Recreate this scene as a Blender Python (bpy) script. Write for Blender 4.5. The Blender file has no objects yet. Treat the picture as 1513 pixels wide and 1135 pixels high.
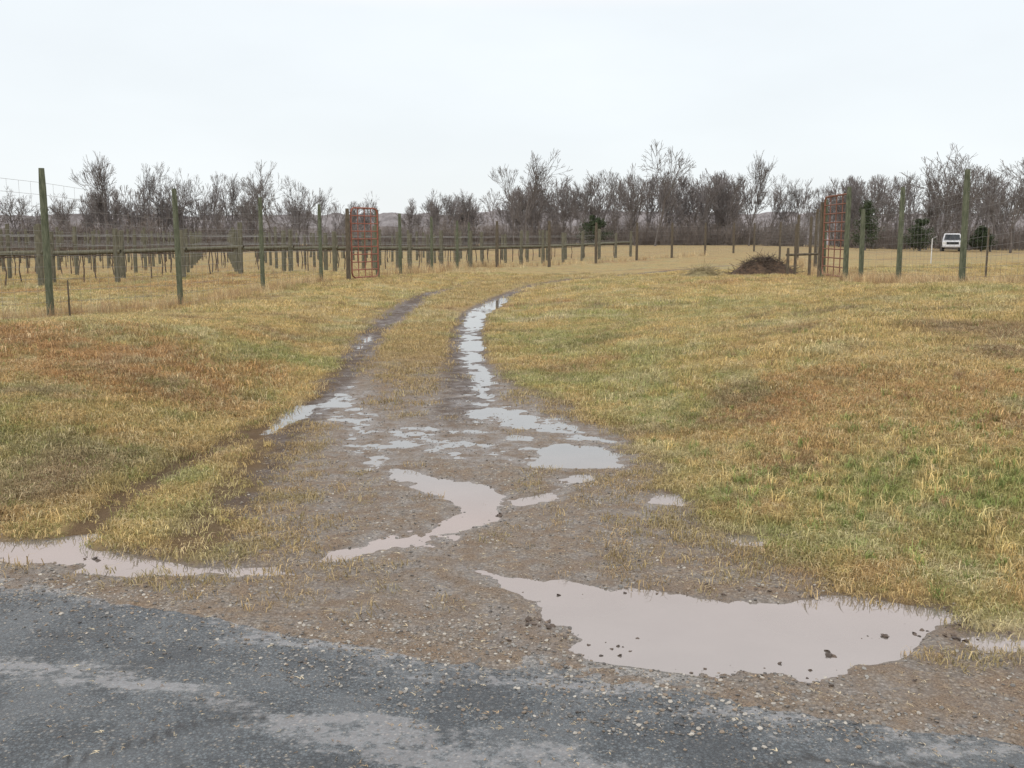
import bpy, math, numpy as np, random
from mathutils import Vector, Matrix
R=np.random.RandomState(7); random.seed(7)
scene=bpy.context.scene
COL=scene.collection

# ---------------------------------------------------------------- helpers
TAB=R.rand(16,256,256)
def vn(x,y,seed=0):
    x=np.asarray(x,float)+seed*17.3; y=np.asarray(y,float)+seed*9.1
    xi=np.floor(x).astype(np.int64); yi=np.floor(y).astype(np.int64)
    fx=x-xi; fy=y-yi; fx=fx*fx*(3-2*fx); fy=fy*fy*(3-2*fy)
    T=TAB[seed%16]
    a=T[xi&255,yi&255]; b=T[(xi+1)&255,yi&255]; c=T[xi&255,(yi+1)&255]; d=T[(xi+1)&255,(yi+1)&255]
    return (a*(1-fx)+b*fx)*(1-fy)+(c*(1-fx)+d*fx)*fy
def fbm(x,y,sc,octv=4,seed=0,g=.5):
    s=0;a=1;t=0;c,sn=.8,.6
    x=np.asarray(x,float)/sc; y=np.asarray(y,float)/sc
    for i in range(octv):
        s=s+a*vn(x,y,seed+i); t+=a; a*=g
        x,y=(x*c-y*sn)*2.03,(x*sn+y*c)*2.03
    return s/t
def sst(a,b,x):
    t=np.clip((np.asarray(x,float)-a)/(b-a),0,1); return t*t*(3-2*t)
def sdpoly(P,x,y):
    P=np.array(P,float); x=np.asarray(x,float); y=np.asarray(y,float)
    d=np.full(x.shape,1e9); ins=np.zeros(x.shape,bool)
    n=len(P)
    for i in range(n):
        ax,ay=P[i-1]; bx,by=P[i]
        ex,ey=bx-ax,by-ay
        wx,wy=x-ax,y-ay
        t=np.clip((wx*ex+wy*ey)/(ex*ex+ey*ey+1e-12),0,1)
        d=np.minimum(d,(wx-ex*t)**2+(wy-ey*t)**2)
        c=((ay>y)!=(by>y))&(x<(bx-ax)*(y-ay)/((by-ay) if by!=ay else 1e-9)+ax)
        ins^=c
    d=np.sqrt(d); return np.where(ins,d,-d)
def sdline(P,x,y):
    d=np.full(np.shape(x),1e9)
    for (ax,ay),(bx,by) in zip(P[:-1],P[1:]):
        ex,ey=bx-ax,by-ay; wx,wy=x-ax,y-ay
        t=np.clip((wx*ex+wy*ey)/(ex*ex+ey*ey+1e-12),0,1)
        d=np.minimum(d,(wx-ex*t)**2+(wy-ey*t)**2)
    return np.sqrt(d)
def mk(name,V,F,mats=(),parent=None,link=True,smooth=False,n=4):
    me=bpy.data.meshes.new(name); V=np.asarray(V,np.float32)
    if isinstance(F,np.ndarray):
        k=F.shape[1]
        me.vertices.add(len(V)); me.vertices.foreach_set('co',V.ravel())
        me.loops.add(F.size); me.loops.foreach_set('vertex_index',F.ravel().astype(np.int32))
        me.polygons.add(len(F)); me.polygons.foreach_set('loop_start',np.arange(0,F.size,k,dtype=np.int32))
        try: me.polygons.foreach_set('loop_total',np.full(len(F),k,np.int32))
        except Exception: pass
        me.update(calc_edges=True)
    else:
        me.from_pydata([tuple(map(float,v)) for v in V],[],F); me.update()
    if smooth: me.polygons.foreach_set('use_smooth',np.ones(len(me.polygons),bool))
    for m in mats: me.materials.append(m)
    o=bpy.data.objects.new(name,me)
    if link: COL.objects.link(o)
    if parent: o.parent=parent
    return o
def empty(name,loc=(0,0,0)):
    o=bpy.data.objects.new(name,None); o.location=loc; COL.objects.link(o); return o
def fattr(me,name,arr,typ='FLOAT'):
    a=me.attributes.new(name,typ,'POINT')
    arr=np.asarray(arr,np.float32)
    if typ=='FLOAT': a.data.foreach_set('value',arr.ravel())
    elif typ=='FLOAT_COLOR': a.data.foreach_set('color',arr.ravel())
    elif typ=='FLOAT_VECTOR': a.data.foreach_set('vector',arr.ravel())
def iattr(me,name,arr):
    a=me.attributes.new(name,'INT','POINT'); a.data.foreach_set('value',np.asarray(arr,np.int32))

class N:
    def __init__(s,name):
        s.m=bpy.data.materials.new(name); s.m.use_nodes=True; s.t=s.m.node_tree; s.t.nodes.clear()
        s.out=s.t.nodes.new('ShaderNodeOutputMaterial')
    def n(s,t,**k):
        x=s.t.nodes.new('ShaderNode'+t)
        for a,b in k.items(): setattr(x,a,b)
        return x
    def l(s,a,b): s.t.links.new(a,b)
    def set(s,sock,v):
        if hasattr(v,'is_output') or isinstance(v,bpy.types.NodeSocket): s.l(v,sock)
        elif isinstance(v,(tuple,list)) and len(v)==3 and sock.type=='RGBA': sock.default_value=(*v,1)
        else: sock.default_value=v
    def math(s,op,a,b=0,clamp=False):
        x=s.n('Math',operation=op,use_clamp=clamp); s.set(x.inputs[0],a); s.set(x.inputs[1],b); return x.outputs[0]
    def mix(s,f,a,b,bt='MIX'):
        x=s.n('MixRGB',blend_type=bt); s.set(x.inputs[0],f); s.set(x.inputs[1],a); s.set(x.inputs[2],b); return x.outputs[0]
    def ramp(s,v,a,b,c=0.,d=1.):
        x=s.n('MapRange'); x.clamp=True; s.set(x.inputs[0],v); x.inputs[1].default_value=a;x.inputs[2].default_value=b;x.inputs[3].default_value=c;x.inputs[4].default_value=d; return x.outputs[0]
    def noise(s,vec,sc,det=4,rough=.55,dist=0):
        x=s.n('TexNoise'); s.l(vec,x.inputs['Vector']); x.inputs['Scale'].default_value=sc; x.inputs['Detail'].default_value=det; x.inputs['Roughness'].default_value=rough; x.inputs['Distortion'].default_value=dist; return x.outputs['Fac']
    def bsdf(s,col,rough,spec=.5,ior=None,metal=0,normal=None):
        b=s.n('BsdfPrincipled'); s.set(b.inputs['Base Color'],col); s.set(b.inputs['Roughness'],rough); s.set(b.inputs['Specular IOR Level'],spec)
        if ior: b.inputs['IOR'].default_value=ior
        b.inputs['Metallic'].default_value=metal
        if normal is not None: s.l(normal,b.inputs['Normal'])
        s.l(b.outputs[0],s.out.inputs['Surface']); return b
    def bump(s,h,strength,dist):
        x=s.n('Bump'); s.l(h,x.inputs['Height']); s.set(x.inputs['Strength'],strength); x.inputs['Distance'].default_value=dist; return x.outputs[0]
    def pos(s): return s.n('NewGeometry').outputs['Position']
    def obj(s): return s.n('TexCoord').outputs['Object']

# ---------------------------------------------------------------- layout (metres, road edge near origin)
ROAD=[(-20,8.4),(-9,6.1),(-4.47,5.05),(-3.39,4.77),(-2.41,4.51),(-1.88,4.37),(-1.36,4.19),(-0.77,3.92),(-0.28,3.72),(0.11,3.59),(0.60,3.42),(1.04,3.25),(1.46,3.13),(1.68,3.07),(2.43,2.93),(6,2.2),(20,-.6)]
GUT=[(-20,8.9),(-9,6.55),(-4.96,5.63),(-3.83,5.42),(-2.79,5.25),(-2.30,5.13),(-1.95,4.97),(-1.66,4.83),(-1.48,4.86)]
DL=[(-1.51,5.11),(-1.62,5.63),(-1.79,6.64),(-1.92,7.78),(-1.97,9.01),(-2.05,11.22),(-2.35,13.51),(-2.75,16.94),(-2.9,22.67),(-2.40,29.09),(-0.87,35.13),(1.21,41.23),(6,49),(13,58),(20,70)]
DR=[(22,69),(15,56),(8,46),(2.6,37.34),(0.9,32.71),(0.1,28.74),(-0.33,22.67),(-0.48,16.94),(-0.28,13.12),(0.10,10.70),(0.60,9.38),(0.91,8.06),(1.00,7.05),(1.08,6.09),(1.17,5.49),(1.38,5.11),(1.40,4.67),(1.53,4.39),(1.89,4.14),(1.91,3.91),(2.05,3.79),(2.98,3.64),(6,3.0),(20,.3)]
DRV=GUT+DL+DR+[(20,-12),(-20,-12)]
ROADP=ROAD+[(20,-12),(-20,-12)]
def pr(s):
    v=[float(a) for a in s.replace(' ',',').split(',')]; return list(zip(v[::2],v[1::2]))
PUD=[ # polygon, depth, edge softness
 (pr('-0.22,4.69 0.01,4.57 0.30,4.50 0.54,4.37 0.86,4.26 1.19,4.27 1.51,4.32 1.71,4.19 1.89,4.06 1.77,3.87 1.52,3.71 1.26,3.55 1.10,3.45 0.86,3.47 0.61,3.46 0.42,3.59 0.25,3.72 0.34,3.81 0.10,3.98 0.01,4.22 -0.08,4.46'),.030,.13),
 (pr('1.65,3.92 1.91,3.87 2.06,3.83 2.52,3.76 2.44,3.61 1.99,3.65 1.77,3.71'),.016,.09),
 (pr('-4.90,5.56 -3.77,5.33 -2.75,5.17 -2.34,5.07 -2.14,4.94 -1.92,4.90 -1.69,4.84 -1.43,4.77 -1.12,4.71 -1.06,4.57 -1.34,4.53 -1.58,4.58 -1.83,4.57 -2.01,4.67 -2.20,4.73 -2.56,4.77 -3.58,5.03 -4.67,5.27'),.015,.10),
 (pr('-2.1,4.76 -1.12,4.70 -1.06,4.58 -1.5,4.53 -2.1,4.6'),.021,.07),
 (pr('-.93,6.84 -.70,6.84 -.49,6.56 -.16,6.38 .04,5.95 -.04,5.5 -.21,5.24 -.41,5.06 -.68,4.95 -.86,4.74 -.97,4.77 -.96,4.95 -.71,5.12 -.51,5.37 -.39,5.72 -.49,6.03 -.74,6.38 -.90,6.56'),.012,.15),
 (pr('-.09,5.87 .19,6.19 .43,6.65 .61,6.56 .22,5.95 .01,5.65'),.0125,.10),
 (pr('.17,7.53 .39,7.65 .75,7.53 .87,7.05 .81,6.65 .53,6.75 .16,6.75 .10,6.95'),.013,.16),
 (pr('-.09,8.1 .24,7.95 .18,7.65 -.09,7.75'),.012,.12),
 (pr('-.41,9.78 .02,9.38 .44,8.67 .80,8.06 .91,7.53 .55,7.65 .24,8.06 -.39,8.5'),.0075,.2),
 (pr('-1.3,8.6 -.5,8.6 .2,7.6 .1,6.9 -.5,7.0 -1.1,7.4'),-.0008,.3),
 (pr('0.79,6.18 0.99,6.09 1.12,5.85 1.05,5.70 0.84,5.93'),.013,.09),
 (pr('1.21,5.19 1.38,5.15 1.34,4.99 1.20,5.03'),.014,.08),
 (pr('-1.05,21.63 -0.62,25.08 0.27,30 -0.10,23.81 -0.50,19.81 -0.42,15.80 -0.28,12.42 -0.10,10.70 -0.11,9.5 -0.43,9.8 -0.66,12.42 -0.90,15.80'),.0070,.2),
 (pr('-1.95,9.78 -1.85,10.9 -1.67,11.0 -1.49,9.78 -1.21,8.94 -1.54,8.4 -1.85,8.7'),.0032,.2),
 (pr('-1.2,8.9 -1.5,8.4 -1.3,7.3 -1.0,6.7 -.7,6.9 -.9,7.8'),.0022,.2),
 (pr('-2.40,15.80 -2.33,16.94 -2.11,14.99 -2.15,14.2 -2.3,14.3'),.005,.12)]
RUTR=[(14,56),(7,45.5),(2.2,37.5),(0.8,33),(0.2,29),(-0.45,24.5),(-0.78,20.68),(-0.74,15.80),(-0.55,12.42),(-0.47,10.22),(-0.57,7.05),(-0.78,5.63)]
RUTL=[(13,58),(6,48.5),(.2,39.5),(-1.6,34),(-2.45,27),(-2.41,22.67),(-2.33,16.94),(-2.10,13.12),(-1.86,9.78),(-1.88,8.06),(-1.73,6.09),(-1.64,4.99)]
RUTL2=[(-1.95,9.3),(-2.1,8.06),(-2.3,6.26),(-2.3,5.2)]

CP=np.array([(-10,5,0),(0,4,0),(10,3,.02),(-3,6,.08),(-5,8,.22),(-4,12,.28),(-6,11,.36),(-7.65,16.5,.24),(-4.5,17,.22),(-7,21,.12),(-6.5,26,.18),(-6.1,32,.2),(-4.9,37,.14),(-3.6,45,.05),(-12,12,.25),(-15,20,.1),
 (-15,33,.03),(-30,40,-.05),(-20,50,0),(0,60,-.05),(-10,70,0),(9.4,20.9,.52),(10,25.9,.38),(9.1,29,.33),(11.8,39,.2),(14.5,51,.2),(19,45,.5),(24,34,.5),(5,12,.45),(8,12,.62),(3,8,.14),(5,8,.32),(7.5,16,.66),(3,14,.30),(5,20,.42),(14,14,.7),(16,22,.55),
 (2,20,.12),(4,30,.2),(-1,12,0),(-.5,16,0),(0,25,0),(1.5,38,.03),(12,60,.1),(2,54,-.1),(5,61,0),(15,77,.15),(21,88,.35),(20,110,.65),(10,110,.6),(30,120,.7),(46,107,.1),(46,120,.1),(60,100,-.2),(35,70,.3),(45,60,.2),(-40,120,.2),(0,120,.5),(-60,80,0),(0,200,.3),(80,200,-.2),(-80,200,0),(0,350,0),(90,90,-.3)])
def tr(x,y): 
    q=np.maximum(np.asarray(y,float),2)+4
    return x/q*1.0, np.log(q)
_gx=np.linspace(-1.6,1.6,161); _gy=np.linspace(math.log(6),math.log(420),200)
_GX,_GY=np.meshgrid(_gx,_gy,indexing='ij')
_cx,_cy=tr(CP[:,0],CP[:,1])
_w=0;_s=0
for a,b,z in zip(_cx,_cy,CP[:,2]):
    k=np.exp(-((_GX-a)**2+(_GY-b)**2)/(2*.085**2))+1e-4/((_GX-a)**2+(_GY-b)**2+.01)
    _w=_w+k;_s=_s+k*z
MG=_s/_w
def macro(x,y):
    x=np.asarray(x,float);y=np.asarray(y,float)
    a,b=tr(x,y)
    fx=np.clip((a+1.6)/3.2*160,0,159.999); fy=np.clip((b-_gy[0])/(_gy[-1]-_gy[0])*199,0,198.999)
    i=fx.astype(int);j=fy.astype(int);u=fx-i;v=fy-j
    z=(MG[i,j]*(1-u)+MG[i+1,j]*u)*(1-v)+(MG[i,j+1]*(1-u)+MG[i+1,j+1]*u)*v
    # grassy banks either side of the sunken drive
    z=z+.30*np.exp(-(((x-6.2)/2.9)**2+((y-13)/5.0)**2))+.26*np.exp(-(((x-3.7)/1.4)**2+((y-8.4)/2.6)**2))
    z=z+.28*np.exp(-(((x+5.2)/2.0)**2+((y-11)/4.0)**2))+.07*np.exp(-(((x+3.6)/1.3)**2+((y-7.2)/1.3)**2))
    return z
def pudf(x,y):
    w=np.zeros(x.shape);dep=np.zeros(x.shape)
    wob=(fbm(x,y,.35,4,3,.6)-.5)
    for P,d,s in PUD:
        A=np.array(P);m=(x>A[:,0].min()-.8)&(x<A[:,0].max()+.8)&(y>A[:,1].min()-.8)&(y<A[:,1].max()+.8)
        if not m.any(): continue
        sd=sdpoly(P,x[m],y[m])+wob[m]*.26
        k=sst(-s,s,sd)
        ww=w[m];dd=dep[m]; dd=np.maximum(dd,k*d); ww=np.maximum(ww,k)
        w[m]=ww;dep[m]=dd
    return w,dep
def fields(x,y):
    x=np.asarray(x,float);y=np.asarray(y,float)
    sd=np.full(x.shape,-30.); m=(np.abs(x)<24)&(y<75)
    sd[m]=sdpoly(DRV,x[m],y[m]); sd=sd+(fbm(x,y,.4,4,5,.6)-.5)*.5*(np.abs(sd)<1)*(1-sst(.5,1,np.abs(sd)))
    sr=np.full(x.shape,-30.); m=(y<9); sr[m]=sdpoly(ROADP,x[m],y[m])
    w=np.zeros(x.shape);dep=np.zeros(x.shape); m=(np.abs(x)<7)&(y<31)
    w[m],dep[m]=pudf(x[m],y[m])
    rr=np.full(x.shape,9.);rl=rr.copy();rl2=rr.copy(); m=(np.abs(x-np.maximum(0,(y-30)*.55))<6)&(y<60)
    rr[m]=sdline(RUTR,x[m],y[m]);rl[m]=sdline(RUTL,x[m],y[m]);rl2[m]=sdline(RUTL2,x[m],y[m])
    return sd,sr,w,dep,rr,rl,rl2
def height(x,y,F=None):
    x=np.asarray(x,float);y=np.asarray(y,float)
    sd,sr,w,dep,rr,rl,rl2=F if F else fields(x,y)
    rel=(fbm(x,y,.14,4,1,.65)-.5)
    rel2=(fbm(x,y,.45,3,12,.6)-.5)
    out=-sd
    z=macro(x,y)*sst(0.,1.7,out)
    far=sst(38,60,y); z=z*(1-far)+macro(x,y)*far
    z=z+(.018+.025*(y<9))*sst(-.02,.3,out)+(fbm(x,y,1.1,3,7)-.5)*.09*sst(0,1.2,out)+rel*.025*sst(0,.2,out)
    inn=1-sst(-.02,.3,out)
    z=z+inn*(.0135+rel*.026+(fbm(x,y,.9,2,9)-.5)*.02)
    up=sst(9,14,y)*(1-sst(50,60,y))
    z=z+inn*up*.045*sst(.15,.5,np.minimum(rr,rl))
    z=z-.028*(1-sst(.05,.22,rl2))-.016*(1-sst(.05,.2,rl))*sst(0,.3,out)
    zp=.003+rel*.030+rel2*.012-dep
    z=z*(1-w)+zp*w
    z=z-.06*sst(.10,.32,sr)
    return z
def gcolor(x,y):
    x=np.asarray(x,float);y=np.asarray(y,float)
    gold=np.array([.49,.385,.18]);green=np.array([.255,.29,.105]);orange=np.array([.42,.26,.125]);straw=np.array([.58,.50,.31]);brown=np.array([.25,.175,.105])
    n1=fbm(x,y,1.6,4,2);n2=fbm(x,y,5.5,3,6);n3=fbm(x,y,.35,3,10);n4=fbm(x,y,.8,4,12);n5=fbm(x,y,.16,2,1)
    def blob(cx,cy,r,ry=None):
        ry=ry or r; return np.exp(-(((x-cx)/r)**2+((y-cy)/ry)**2))
    go=.9*blob(2.9,8.0,1.7,1.3)+.9*blob(-5.2,10.2,2.6,1.7)+.5*blob(-3.3,8.8,1.5,1)+.5*blob(3.9,6.6,1.2,1)
    gg=.7*blob(1.2,13.5,1.8,4)+.65*blob(2.0,5.7,1.2,.75)+.5*blob(-3.2,6.9,1.8,.9)+.3*blob(3.4,5.2,1.5,.8)+.6*blob(-2.7,12,.7,5)+.3*blob(2.5,20,2.5,5)+.4*blob(1.6,8.6,.5,1.5)
    gb=.9*blob(4.7,8.0,1.1,1.2)+.45*blob(3.6,12,2.5,2)+.5*blob(-2.6,6.1,.8,.8)
    gs=.6*blob(2.4,12.0,1.2,1.0)+.6*blob(-8,17,3,1.3)
    wg=np.clip((n1-.5)*3+gg*1.2+(n3-.5)*2.6+(n5-.5)-.12,0,1); wo=np.clip((n2-.5)*3+go*1.1+(n4-.5)*1.5-.15,0,1)*.85
    wb=np.clip(gb+(n4-.60)*3+(n3-.5)*1.2,0,1)*.8; ws=np.clip((n3-.56)*3.5+(n1-.55)*2+gs,0,1)*.8
    c=gold+0*x[...,None]
    for w_,k in ((wo,orange),(wg*.85,green),(ws,straw),(wb,brown)):
        c=c*(1-w_[...,None])+k*w_[...,None]
    far=sst(40,100,y)[...,None]*.5
    c=c*(1-far)+np.array([.41,.31,.18])*far
    return c

# ---------------------------------------------------------------- materials
def m_ground():
    m=N('ground_turf_mud_gravel'); P=m.pos()
    gc=m.n('Attribute',attribute_name='gcol').outputs['Color']; dv=m.n('Attribute',attribute_name='drv').outputs['Fac']
    yy=m.n('SeparateXYZ'); m.l(P,yy.inputs[0])
    n1=m.noise(P,45,3,.65); n2=m.noise(P,7,4,.6); n3=m.noise(P,160,1,.6)
    g=m.mix(1,gc,m.mix(m.ramp(n1,.35,.65),(.5,.45,.42),(1.4,1.35,1.3)),'MULTIPLY')
    g=m.mix(m.ramp(n2,.45,.7,0,.5),g,m.mix(1,gc,(.55,.6,.55),'MULTIPLY'))
    v=m.n('TexVoronoi'); m.l(P,v.inputs['Vector']); v.inputs['Scale'].default_value=75
    sv=m.n('SeparateColor'); m.l(v.outputs['Color'],sv.inputs[0])
    stone=m.mix(sv.outputs[0],(.14,.12,.096),(.43,.39,.335))
    stone=m.mix(m.ramp(v.outputs['Distance'],.25,.6,0,.6),stone,(.085,.065,.047))
    mud=m.mix(m.ramp(n3,.35,.7),(.135,.092,.058),(.35,.255,.17))
    gm=m.mix(m.ramp(n2,.38,.6,.1,.9),mud,stone)
    gm=m.mix(m.ramp(n1,.56,.72,0,.6),gm,(.42,.32,.20))
    dk=m.n('Attribute',attribute_name='dark').outputs['Fac']
    dkn=m.ramp(m.math('ADD',dk,m.math('MULTIPLY',m.math('SUBTRACT',n1,.5),.8)),.15,.85)
    gm=m.mix(dkn,gm,m.mix(n3,(.045,.028,.017),(.13,.085,.053)))
    g=m.mix(m.math('MULTIPLY',dkn,.9),g,m.mix(n3,(.06,.038,.022),(.16,.105,.065)))
    edge=m.ramp(m.math('ADD',dv,m.math('MULTIPLY',m.math('SUBTRACT',n1,.5),2.2)),.3,.7)
    col=m.mix(edge,g,gm)
    wet=m.math('MULTIPLY',m.ramp(yy.outputs[2],.0,.02,1,.25),dv)
    col=m.mix(m.math('MULTIPLY',wet,.65),col,m.mix(1,col,(.35,.34,.34),'MULTIPLY'))
    ww=m.math('MULTIPLY',wet,m.ramp(n2,.3,.6))
    rough=m.ramp(ww,0,1,.85,.16)
    h=m.math('ADD',m.math('MULTIPLY',v.outputs['Distance'],-.6),m.math('ADD',n1,m.math('MULTIPLY',n3,.5)))
    m.bsdf(col,rough,m.ramp(wet,0,1,.15,.85),normal=m.bump(h,m.ramp(ww,0,1,.9,.3),.012))
    return m.m
def m_asphalt():
    m=N('wet_asphalt'); P=m.pos()
    v=m.n('TexVoronoi'); m.l(P,v.inputs['Vector']); v.inputs['Scale'].default_value=105
    sc=m.n('SeparateColor'); m.l(v.outputs['Color'],sc.inputs[0])
    n2=m.noise(P,2.6,5,.62); n3=m.noise(P,220,1,.6); n1=m.noise(P,30,4,.6)
    c=m.mix(sc.outputs[0],(.024,.035,.042),(.155,.185,.20))
    c=m.mix(m.ramp(sc.outputs[1],.88,.97,0,.85),c,(.36,.33,.28))
    c=m.mix(m.ramp(v.outputs['Distance'],.35,.65,0,.7),c,(.014,.018,.022))
    c=m.mix(m.ramp(n2,.45,.62,0,.5),c,(.13,.142,.148))
    c=m.mix(m.ramp(n2,.50,.34,0,.6),c,(.018,.024,.029))
    ed=m.n('Attribute',attribute_name='edge').outputs['Fac']
    edf=m.ramp(m.math('ADD',ed,m.math('MULTIPLY',m.math('SUBTRACT',n1,.5),2.2)),.3,.85)
    c=m.mix(m.math('MULTIPLY',edf,.8),c,m.mix(sc.outputs[1],(.10,.085,.068),(.32,.285,.235)))
    we=m.n('Attribute',attribute_name='wet').outputs['Fac']
    mp=m.n('Mapping'); m.l(P,mp.inputs[0]); mp.inputs['Rotation'].default_value=(0,0,.22); mp.inputs['Scale'].default_value=(.7,3,1)
    ns=m.noise(mp.outputs[0],1.8,5,.68,.6)
    film=m.ramp(m.math('ADD',m.math('ADD',we,m.math('MULTIPLY',m.math('SUBTRACT',n1,.5),1.5)),m.math('MULTIPLY',m.math('SUBTRACT',ns,.5),2.0)),.45,.8)
    c=m.mix(m.math('MULTIPLY',film,.4),c,(.20,.20,.195))
    cr=m.n('Attribute',attribute_name='crack').outputs['Fac']
    c=m.mix(cr,c,(.006,.007,.008))
    rough=m.ramp(film,0,1,.40,.10)
    h=m.math('SUBTRACT',m.math('ADD',m.math('MULTIPLY',v.outputs['Distance'],-1),n3),m.math('MULTIPLY',cr,2))
    st=m.ramp(film,0,1,.9,.15)
    m.bsdf(c,rough,m.ramp(film,0,1,.7,1.),normal=m.bump(h,st,.007))
    return m.m
def m_water():
    m=N('muddy_puddle_water'); P=m.pos()
    n=m.noise(P,3,3,.5)
    h=m.noise(P,14,2,.5)
    m.bsdf(m.mix(n,(.14,.125,.11),(.21,.19,.17)),.02,.5,ior=3.2,normal=m.bump(h,.025,.004))
    return m.m
def m_blade(name='grass_blades'):
    m=N(name)
    a=m.n('Attribute',attribute_name='gcol'); a.attribute_type='INSTANCER'
    var=m.n('Attribute',attribute_name='bv').outputs['Fac']
    c=m.mix(1,a.outputs['Color'],m.mix(var,(.5,.5,.47),(1.6,1.55,1.5)),'MULTIPLY')
    m.bsdf(c,.6,.25)
    return m.m
def m_inst(name,rough=.7,k=1.):
    m=N(name); a=m.n('Attribute',attribute_name='gcol'); a.attribute_type='INSTANCER'
    n=m.noise(m.obj(),2,3); c=m.mix(1,a.outputs['Color'],m.mix(n,(.6,.6,.6),(1.3,1.3,1.3)),'MULTIPLY')
    m.bsdf(c,rough,.5); return m.m
def m_noise(name,c1,c2,sc,rough=.8,bump=.4,stretch=(1,1,1),spec=.3,bd=.02,obj=True):
    m=N(name); mp=m.n('Mapping'); m.l(m.obj() if obj else m.pos(),mp.inputs[0]); mp.inputs['Scale'].default_value=stretch
    n=m.noise(mp.outputs[0],sc,3,.6)
    m.bsdf(m.mix(m.ramp(n,.3,.7),c1,c2),rough,spec,normal=m.bump(n,bump,bd) if bump else None); return m.m
M_G=m_ground(); M_A=m_asphalt(); M_W=m_water(); M_B=m_blade()
M_POST=m_noise('weathered_green_post',(.055,.066,.04),(.155,.17,.115),9,.85,.5,(3,3,.6))
M_POSTB=m_noise('weathered_brown_post',(.06,.05,.036),(.155,.13,.095),9,.85,.5,(3,3,.6))
M_VPOST=m_noise('vineyard_post_wood',(.075,.073,.052),(.18,.172,.125),7,.85,.5,(3,3,.6))
M_WIRE=m_noise('galvanised_wire',(.16,.16,.16),(.28,.28,.27),30,.5,0,spec=.5)
M_GATE=m_noise('rusty_red_gate',(.20,.068,.045),(.36,.15,.105),12,.6,.2)
M_GATE2=m_noise('rusty_brown_gate',(.14,.06,.04),(.26,.125,.085),12,.7,.2)
M_VINE=m_noise('vine_bark',(.065,.05,.04),(.15,.118,.092),12,.9,0)
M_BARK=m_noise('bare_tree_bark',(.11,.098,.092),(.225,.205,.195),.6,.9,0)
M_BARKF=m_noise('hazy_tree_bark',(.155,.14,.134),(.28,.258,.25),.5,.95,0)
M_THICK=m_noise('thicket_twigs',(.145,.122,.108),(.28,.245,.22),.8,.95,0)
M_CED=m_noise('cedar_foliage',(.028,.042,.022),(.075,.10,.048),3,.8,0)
M_HILL=m_noise('hazy_distant_woods',(.155,.142,.142),(.31,.29,.29),.35,.95,0,(1.5,1,.35),spec=0,obj=False)  # distance haze is painted into this pale grey ridge colour
M_BRUSH=m_noise('brush_pile_soil',(.035,.025,.018),(.14,.092,.06),7,.95,.9,bd=.08)

# ---------------------------------------------------------------- ground sheet
def axis_x():
    a=[0.]; 
    while a[-1]<420:
        v=a[-1]; a.append(v+.018+max(0,v-2.6)*.017)
    a=np.array(a); return np.concatenate([-a[:0:-1],a])
xs=axis_x()
ys=[-12,-9,-6,-4,-2,-.5,.8,1.6,2.2,2.6]
while ys[-1]<420: ys.append(ys[-1]*(1.0040 if ys[-1]<12 else 1.0065))
ys=np.array(ys)
GX,GY=np.meshgrid(xs,ys,indexing='ij'); sh=GX.shape
gx=GX.ravel();gy=GY.ravel()
FL=fields(gx,gy); gz=height(gx,gy,FL)
sd,sr,w,dep,rr,rl,rl2=FL
drv=sst(-.12,.15,sd)
up=sst(9.5,15,gy)
rmin_=np.minimum(rr,rl)
centre=sst(.15,.45,rmin_)*up
drvm=drv*(1-.95*centre)*(1-.35*sst(28,34,gy))*(1-sst(52,58,gy))
dark=np.maximum((1-sst(.05,.24,rl2))*.95*(gy<9.4),(1-sst(.08,.32,rl))*.85)
dark=np.maximum(dark,(1-sst(.12,.42,rr))*.9*sst(7,10,gy)*sst(.25,.5,fbm(gx,gy,.5,3,8)+.15))
dark*=1-.4*sst(26,31,gy); dark*=1-sst(45,56,gy)
dark=np.maximum(dark,(sst(-.3,0,sd)*(1-sst(0,.15,sd)))*.5*(gy<30)*(gx<1.9))
nx,ny=sh
I=np.arange(nx*ny).reshape(nx,ny)
Q=np.stack([I[:-1,:-1],I[1:,:-1],I[1:,1:],I[:-1,1:]],-1).reshape(-1,4)
gcl=gcolor(gx,gy)*.8
inD=(drv[Q].mean(1)>.5)&(gy[Q[:,0]]<40)
for nm,sel in (('ground',~inD),('gravel_driveway',inD)):
    q=Q[sel]; u,inv=np.unique(q,return_inverse=True); q=inv.reshape(-1,4)
    o=mk(nm,np.stack([gx[u],gy[u],gz[u]],1),q,[M_G],smooth=True)
    fattr(o.data,'gcol',np.concatenate([gcl[u],np.ones((len(u),1))],1),'FLOAT_COLOR')
    fattr(o.data,'drv',drvm[u]); fattr(o.data,'dark',dark[u])
def hz(x,y): 
    return float(height(np.array([float(x)]),np.array([float(y)]))[0])

# water
wx=np.linspace(-9,5,30)
ra=np.array(ROAD)
V=[];Fq=[]
for i,x in enumerate(wx):
    ye=np.interp(x,ra[:,0],ra[:,1])-.2
    V+=[(x,ye,0),(x,8 if abs(x)<3 else ye+1.4,0)]
for i in range(len(wx)-1): Fq.append((2*i,2*i+2,2*i+3,2*i+1))
b=len(V); V+=[(-2.7,8,0),(1.2,8,0),(1.2,30,0),(-2.7,30,0)]; Fq.append((b,b+1,b+2,b+3))
mk('puddle_water',V,Fq,[M_W])

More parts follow.
